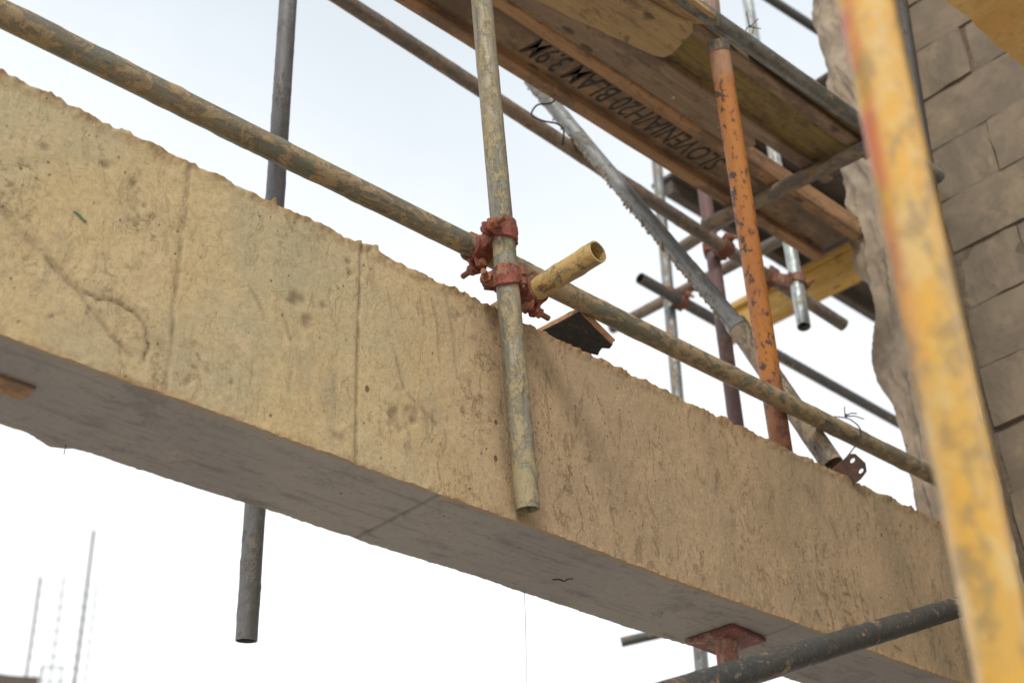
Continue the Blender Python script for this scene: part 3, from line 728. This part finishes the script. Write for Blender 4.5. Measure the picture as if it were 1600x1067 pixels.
# stencil lettering on the web, running away from the reader and upside down as in the place
def lettering(text, x_end, x_start, yc, z, h):
    cu = bpy.data.curves.new("lettering", 'FONT'); cu.body = text; cu.size = 1; cu.shear = .28; cu.resolution_u = 3; cu.offset = .006
    tmp = bpy.data.objects.new("tmp", cu); COL.objects.link(tmp)
    dg = bpy.context.evaluated_depsgraph_get(); me = bpy.data.meshes.new_from_object(tmp.evaluated_get(dg))
    bpy.data.objects.remove(tmp)
    xs = [v.co.x for v in me.vertices]; ys = [v.co.y for v in me.vertices]
    x0, x1, y0, y1 = min(xs), max(xs), min(ys), max(ys)
    for v in me.vertices:
        u = (v.co.x - x0) / (x1 - x0); w = (v.co.y - y0) / (y1 - y0) - .5
        X = x_start + (x_end - x_start) * u; Y = yc + w * h
        v.co = (X - H1.location.x, Y - H1.location.y, z - H1.location.z)
    bm = bmesh.new(); bm.from_mesh(me)
    r_ = bmesh.ops.extrude_face_region(bm, geom=bm.faces[:])
    for g_ in r_['geom']:
        if isinstance(g_, bmesh.types.BMVert): g_.co.z -= .0006
    o = bm_obj("lettering", bm, M['ink'], H1); o["label"] = "black stencilled lettering SLOVENIA/H20 BLAM 3.9M"
lettering("SLOVENIA/H20 BLAM 3.9M", 2.095, 2.93, 2.024, Z0 + .0258, .078)

# plank lying over the gap between the two beams, with drilled holes
def holed_plank():
    bm = bmesh.new(); x0, x1, y0, y1 = .2, 2.915, 1.848, 1.922
    out = [(x0, y0), (x1 - .03, y0), (x1, y0 + .02), (x1 - .01, y1 - .01), (x1 - .035, y1), (x0, y1)]
    ed = []
    def loop(pts):
        vs_ = [bm.verts.new((p[0], p[1], 0)) for p in pts]; return [bm.edges.new((vs_[i], vs_[(i + 1) % len(vs_)])) for i in range(len(vs_))]
    ed += loop(out)
    for hx, hy, hr in ((2.560, 1.893, .0062), (2.763, 1.890, .0055), (2.25, 1.90, .003)):
        ed += loop([(hx + hr * math.cos(a * math.pi / 6), hy + hr * math.sin(a * math.pi / 6)) for a in range(12)])
    bmesh.ops.triangle_fill(bm, edges=ed, use_beauty=True)
    r_ = bmesh.ops.extrude_face_region(bm, geom=bm.faces[:])
    for v in r_['geom']:
        if isinstance(v, bmesh.types.BMVert): v.co.z += .006
    o = bm_obj("scaffold_board", bm, M['plank'], None, Matrix.Translation((0, 0, Z0 + .008)))
    tag(o, "brown board with small drilled holes filling the gap between the two timber beams", "board")
holed_plank()

def sheet(name, pts, z, th, mat, label, cat="board", bev=.0, ripple=.002):
    bm = bmesh.new(); P = [Vector((*p, 0)) for p in pts]; ring = []
    for i in range(len(P)):
        a, b = P[i], P[(i + 1) % len(P)]; n_ = max(1, int((b - a).length / .03))
        for j in range(n_):
            p = a.lerp(b, j / n_); p += mn.noise_vector(p * 25) * ripple; p.z = 0; ring.append(p)
    vs_ = [bm.verts.new(p) for p in ring]; f = bm.faces.new(vs_)
    r_ = bmesh.ops.extrude_face_region(bm, geom=[f])
    for v in r_['geom']:
        if isinstance(v, bmesh.types.BMVert): v.co.z += th
    o = bm_obj(name, bm, M[mat], None, Matrix.Translation((0, 0, z)))
    return tag(o, label, cat)
sheet("plywood_sheet", [(1.0, 2.06), (1.95, 1.862), (2.36, 1.792), (2.385, 1.780), (2.392, 1.755), (2.372, 1.66), (2.355, 1.645), (2.3, 1.66), (1.0, 1.80)], Z0 - .022, .019, 'ply', "tan plywood offcut with clipped corner lying against the underside of the yellow timber beam")
sheet("plywood_sheet", [(1.0, 1.75), (2.36, 1.652), (2.395, 1.628), (2.39, 1.59), (1.0, 1.60)], Z0 - .001, .015, 'ply', "narrow brown plywood strip beside the grey edge tube, above the clipped offcut", ripple=.003)
# narrow yellow board between the second beam and the edge tube
o = long_box("edge_board", 0, .66, -.014, .014, 0, .05, M['woodyel'], None, .003, .0015, 20, Matrix.Translation((2.60, 1.628, Z0 + .022)))
tag(o, "narrow yellow board squeezed between the yellow timber beam and the grey edge tube", "board")

tube("scaffold_tube", (.9, 1.648, 4.385), (3.505, 1.591, 4.385), M['tube_grey'], "grey tube along the near edge of the timber platform", crust=.0012)
tube("scaffold_tube", (3.077, 2.215, 4.337), (3.150, 1.588, 4.337), M['tube_brown'], "mud-brown cross tube carrying the timber platform from below", crust=.0010)

# hook wire hanging at the end of the timber beam
wire_obj("hook_wire", [(2.30, 2.125, 4.37), (2.27, 2.12, 4.335), (2.235, 2.135, 4.32), (2.235, 2.16, 4.30), (2.27, 2.15, 4.29), (2.32, 2.14, 4.30), (2.345, 2.14, 4.285), (2.345, 2.15, 4.24)], M['wire'], .0028, "bent black wire hook hanging below the lettered timber beam", "wire")

# ------------------------------------------------------------------ scaffold behind
tube("scaffold_tube", (1.29, 2.487, 4.738), (3.335, 2.322, 4.421), M['tube_brown'], "mud-brown tube crossing behind the upright and under the lettered timber, ending at a rusty coupler", crust=.0012)
tube("scaffold_tube", (3.30, 2.468, 4.610), (4.055, 2.345, 4.418), M['tube_brown'], "brown tube whose blunt lower end sticks out against the sky beside the pier", crust=.0010)
tube("scaffold_tube", (3.062, 2.187, 3.10), (3.568, 2.548, 5.5), M['tube_purple'], "dark red-brown upright tube behind the orange prop", crust=.0006)
tube("scaffold_tube", (3.396, 2.715, 1.7), (4.339, 3.333, 6.9), M['tube_grey'], "slim pale grey upright tube far behind, left of the red-brown one", crust=.0006)
tube("scaffold_tube", (3.635, 2.256, 4.196), (4.15, 2.575, 6.70), M['tube_bright'], "bright galvanised upright tube with its open lower end beside the pier", crust=.0003)
tube("scaffold_tube", (3.718, 3.03, 4.843), (6.6, 3.03, 4.80), M['tube_dark'], "far dark tube starting at a free end and sloping down behind the pier", crust=.0006)
tube("scaffold_tube", (4.06, 3.50, 4.97), (4.00, 2.50, 4.89), M['tube_brown'], "far cross tube under the coupler of the slim grey upright", crust=.0008)
tube("scaffold_tube", (3.615, 2.745, 4.78), (3.576, 2.40, 4.76), M['tube_brown'], "stub of brown cross tube behind the coupler of the red-brown upright", crust=.0008)
tube("scaffold_tube", (4.917, 4.354, 3.942), (5.20, 4.0, 4.01), M['tube_dark'], "short dark tube end showing just below the beam near the red jack prop", crust=.0004)
tube("scaffold_tube", (3.9, 2.965, 7.10), (4.95, 2.48, 6.42), M['tube_dark'], "thin dark tube crossing the sky in the top right corner beside the pier", crust=.0004)
tube("scaffold_tube", (3.5, 1.885, .85), (3.5, 1.474, 6.42), M['tube_black'], "dark upright tube standing against the block wall behind the yellow tube", crust=.0008)
coupler((3.349, 2.392, 4.461), (.2, .14, .97), 1, (3.325, 2.323, 4.425), (-1, .06, .12), -1, "rusty red coupler on the red-brown upright behind the orange prop", mat='redrust')
coupler((3.978, 3.097, 4.91), (.19, .138, 1), 1, (3.975, 3.03, 4.84), (1, 0, -.01), 1, "far rusty coupler on the slim grey upright near a free tube end", mat='redrust')
coupler((3.681, 2.284, 4.42), (.2, .13, 1), -1, (3.70, 2.400, 4.509), (1, -.16, -.25), 1, "rusty red coupler on the bright galvanised upright beside the pier", mat='redrust')
w_ = wire_obj("tie_wire", [(2.53, 1.575, 4.375), (2.54, 1.572, 4.41), (2.548, 1.60, 4.428), (2.555, 1.62, 4.40)], M['wire'], .0016, "tie wire with splayed ends wrapped round the grey edge tube of the platform", "wire")
for e_ in ((.02, -.02, .03), (-.02, -.01, .04), (.04, -.01, .012)):
    q_ = wire_obj("wire_twist", [(2.548, 1.59, 4.425), tuple(Vector((2.548, 1.59, 4.425)) + Vector(e_))], M['wire'], .0014, None, None, w_, smooth=False)

# far deck
DZ = 5.80
root = empty("deck_platform", (4.28, 3.38, DZ), "dark plywood deck seen from below, high behind the lettered timber beam", "platform")
for i in range(5):
    for j in range(2):
        o = long_box("plywood_panel", 4.285 + i * .62, 4.285 + i * .62 + .612, 3.372 - (j + 1) * .80, 3.372 - j * .80 - .006, DZ, DZ + .02, M['deck'], None, .002, .003, 8)
        o.parent = root; o.matrix_parent_inverse = Matrix.Translation(-Vector(root.location))
for j in range(4):
    o = long_box("joist", 4.30, 7.3, 3.30 - j * .42 - .05, 3.30 - j * .42, DZ - .085, DZ - .003, M['deck'], None, .003, .002, 12)
    o.parent = root; o.matrix_parent_inverse = Matrix.Translation(-Vector(root.location))
# clean yellow beam carrying the deck: runs along Y
rt3 = empty("formwork_beam", (5.295, 3.79, DZ - .289), "clean yellow timber I-beam standing on edge below the far deck", "timber beam")
rt3.rotation_euler = (0, 0, R(-90) + R(1.5))
long_box("flange", 0, 2.4, -.04, .04, 0, .04, M['woodyel2'], rt3, .003)
long_box("flange", 0, 2.4, -.04, .04, .16, .20, M['woodyel2'], rt3, .003)
long_box("web", .003, 2.397, -.0135, .0135, .038, .162, M['woodyel2'], rt3, .002)

# ------------------------------------------------------------------ block wall and pier on the right
WX = 3.60
bw = empty("block_wall", (WX, .6, 0), "rough sandcrete block wall rising behind the near yellow tube", "wall")
bm = bmesh.new()
ny, nz = 60, 180; G = []
for a in range(ny + 1):
    row = []
    for b in range(nz + 1):
        y = -1.2 + (1.69 + 1.2) * a / ny; z = 6.9 * b / nz; p = Vector((0, y, z))
        row.append(bm.verts.new((.011 + .004 * mn.noise(p * 7) + .003 * mn.noise(p * 22), y - .6, z)))
    G.append(row)
for a in range(ny):
    for b in range(nz): bm.faces.new((G[a][b], G[a][b + 1], G[a + 1][b + 1], G[a + 1][b]))
bk_ = bmesh.ops.create_cube(bm, size=1)
for v in bk_['verts']: v.co = Vector((.15 + v.co.x * .2, .21 - .6 + v.co.y * 2.8, 3.45 + v.co.z * 6.88))
o = bm_obj("mortar_bed", bm, M['mortar'], bw, None, 0, True, 60)
def block_mesh(seed):
    rnd = random.Random(seed); bm = bmesh.new(); L, H = .444, .2025; na, nb = 5, 3; g_ = []
    for a in range(na + 1):
        row = []
        for b in range(nb + 1):
            y = L * a / na; z = H * b / nb; ed = (a in (0, na)) or (b in (0, nb)); cn_ = (a in (0, na)) and (b in (0, nb))
            row.append(bm.verts.new((rnd.uniform(-.0025, .0025) + (.002 if ed else 0) + (.002 if cn_ else 0), y + rnd.uniform(-.004, .004) + (rnd.uniform(.0, .007) * (1 if a == 0 else -1) if cn_ else 0), z + rnd.uniform(-.002, .002) + (rnd.uniform(0, .005) * (1 if b == 0 else -1) if cn_ else 0))))
        g_.append(row)
    for a in range(na):
        for b in range(nb): bm.faces.new((g_[a][b], g_[a][b + 1], g_[a + 1][b + 1], g_[a + 1][b]))
    rim = [g_[a][0] for a in range(na + 1)] + [g_[na][b] for b in range(1, nb + 1)] + [g_[a][nb] for a in range(na - 1, -1, -1)] + [g_[0][b] for b in range(nb - 1, 0, -1)]
    bk2 = [bm.verts.new((.03, v.co.y, v.co.z)) for v in rim]
    for i in range(len(rim)): j = (i + 1) % len(rim); bm.faces.new((rim[i], rim[j], bk2[j], bk2[i]))
    bmesh.ops.recalc_face_normals(bm, faces=bm.faces[:])
    me = bpy.data.meshes.new("block"); bm.to_mesh(me); bm.free(); me.materials.append(M['block']); return me
BM = [block_mesh(s) for s in range(8)]
rnd = random.Random(11); PITCH, CH = .452, .2085; z0 = 4.578 - CH * 21
for k in range(33):
    z = z0 + k * CH
    if z > 6.85: break
    yend = 1.66
    y = yend - PITCH if k % 2 else yend - PITCH * .5
    first = True
    while y > -1.3:
        if z < 2.2 and y < .9: break
        o = bpy.data.objects.new("block", BM[rnd.randrange(8)]); COL.objects.link(o); o.parent = bw
        wsc = 1.0
        o.location = (rnd.uniform(-.005, .006), y - .6 + rnd.uniform(-.004, .004), z + rnd.uniform(-.003, .003))
        o.rotation_euler = (rnd.gauss(0, .008), rnd.gauss(0, .008), rnd.gauss(0, .01))
        if first and k % 2 == 0: o.scale = (1, .5 * 1.0, 1); o.location.y = yend - PITCH * .5 - .6
        first = False
        y -= PITCH

def pier():
    bm = bmesh.new(); NY, NZ = 46, 560; Zt = 6.9; g_ = []
    def edge(z):
        e_ = 1.972 + .020 * mn.noise(Vector((z * 2.2, 5, 0))) + .007 * mn.noise(Vector((z * 9, 5, 1))) + .003 * mn.noise(Vector((z * 30, 5, 2)))
        if 3.75 < z < 4.12: e_ += .035 * math.sin((z - 3.75) / .37 * math.pi)
        if 4.25 < z < 4.72: e_ += .028 * (.5 + .5 * mn.noise(Vector((z * 22, 6, 2)))) 
        return e_
    for i in range(NZ + 1):
        z = Zt * i / NZ; ye = edge(z); row = []
        for j in range(NY + 1):
            t = j / NY; y = 1.665 + (ye - 1.665) * t; p = Vector((0, y, z))
            # drapes of slumped mortar running down
            q_ = Vector((0, y * 13 + .6 * mn.noise(p * 6), z * 2.6)); r1 = 1 - abs(mn.noise(q_)) * 2.2
            q2 = Vector((4, y * 30 + .8 * mn.noise(p * 9), z * 7)); r2 = 1 - abs(mn.noise(q2)) * 2.2
            d = .024 * mn.noise(p * 4) + .026 * max(0, r1) ** 2 + .010 * max(0, r2) ** 2 + .004 * mn.noise(p * 50)
            x = WX - .015 - d + (.05 * max(0, (t - .86) / .14) ** 2)
            row.append(bm.verts.new((x, y, z)))
        for xx in (WX + .08, WX + .30): row.append(bm.verts.new((xx, ye + .006 * mn.noise(Vector((xx * 9, z * 20, 0))), z)))
        g_.append(row)
    for i in range(NZ):
        for j in range(NY + 2): bm.faces.new((g_[i][j], g_[i][j + 1], g_[i + 1][j + 1], g_[i + 1][j]))
    o = bm_obj("rough_pier", bm, M['pier'], None, None, 0, True, 60)
    tag(o, "tall rough-cast concrete pier with slumped ridges where the beam and platform end", "pier")
pier()

# sheet overhead, upper right corner, lengthened out of view to shade beam and wall
def tan_sheet():
    bm = bmesh.new(); x0, x1, y0, y1, z = 2.2, 3.57, -1.3, .944, 3.90; nx, ny = 110, 130; g_ = []
    for a in range(nx + 1):
        row = []
        for b in range(ny + 1):
            x = x0 + (x1 - x0) * a / nx; y = y0 + (y1 - y0) * b / ny; p = Vector((x, y, 0))
            if b == ny: y += .006 * mn.noise(p * 22) + .004 * mn.noise(p * 60)
            row.append(bm.verts.new((x, y, z + .004 * mn.noise(p * 8) + .0022 * mn.noise(p * 40) - (.006 * max(0, mn.noise(p * 30 + Vector((0, 0, 5)))) if b > ny - 5 else 0))))
        g_.append(row)
    for a in range(nx):
        for b in range(ny): bm.faces.new((g_[a][b], g_[a][b + 1], g_[a + 1][b + 1], g_[a + 1][b]))
    r_ = bmesh.ops.extrude_face_region(bm, geom=bm.faces[:])
    for v in r_['geom']:
        if isinstance(v, bmesh.types.BMVert): v.co.z += .03
    o = bm_obj("formwork_sheet", bm, M['tan'], None, None, 0, True, 50)
    tag(o, "mud-washed tan formwork sheet overhead in the upper right corner", "board")
tan_sheet()

# ------------------------------------------------------------------ thin things under the beam, far rebar cages
wire_obj("binding_wire", [(.922, 2.025, 2.74), (.9215, 2.026, 2.728), (.921, 2.026, 2.716)], M['wire'], .0007, "short wire end hanging from the underside edge at the left", "wire")
wire_obj("hanging_string", [(1.985, 2.02, 2.74), (1.983, 2.02, 2.62), (1.978, 2.022, 2.50), (1.968, 2.022, 2.40)], M['wire'], .0006, "hair-thin string hanging straight down below the middle of the beam", "string")

def cage():
    r_ = empty("rebar_cage", (10.9, 23.2, 9.3), "pale distant rebar cage against the white sky at the bottom left", "rebar cage")
    def bar(x, y, z0, z1, r): wire_obj("rebar", [(x - 10.9, y - 23.2, z0 - 9.3), (x - 10.9 + .01, y - 23.2, (z0 + z1) / 2 - 9.3), (x - 10.9, y - 23.2, z1 - 9.3)], M['rebar'], r, None, None, r_)
    c = [(11.239, 22.944), (10.60, 23.542), (11.25, 23.95), (11.70, 23.45)]
    for (x, y), z1, r in zip(c, (12.9, 12.0, 12.4, 12.2), (.013, .011, .006, .005)): bar(x, y, 9.2, z1, r * 1.9)
    bar(10.80, 23.355, 9.2, 10.28, .017); bar(11.057, 23.114, 9.2, 10.25, .012)
    wire_obj("stirrup", [(-.10, .155, .98), (.157, -.086, .965)], M['rebar'], .008, None, None, r_, smooth=False)
    z = 10.0; rr = random.Random(3)
    while z < 12.0:
        P_ = [(x - 10.9, y - 23.2, z - 9.3 + rr.uniform(-.02, .02)) for x, y in c]; P_.append(P_[0])
        wire_obj("stirrup", P_, M['rebar'], .0042, None, None, r_, smooth=False)
        z += .235
cage()
bm = bmesh.new(); box_bm(bm, -1.6, .45, -.4, .4, -.6, -.04)
o = bm_obj("distant_slab", bm, M['deck'], None, Matrix.Translation((10.2, 23.3, 9.9)) @ Matrix.Rotation(R(-18), 4, 'Z'), .02, False, 30, .02, 3); tag(o, "dark corner of a distant concrete column head at the bottom left edge", "column")

# ------------------------------------------------------------------ render
S.render.engine = 'CYCLES'
S.cycles.max_bounces = 8; S.cycles.diffuse_bounces = 5; S.cycles.glossy_bounces = 4
S.cycles.use_denoising = True
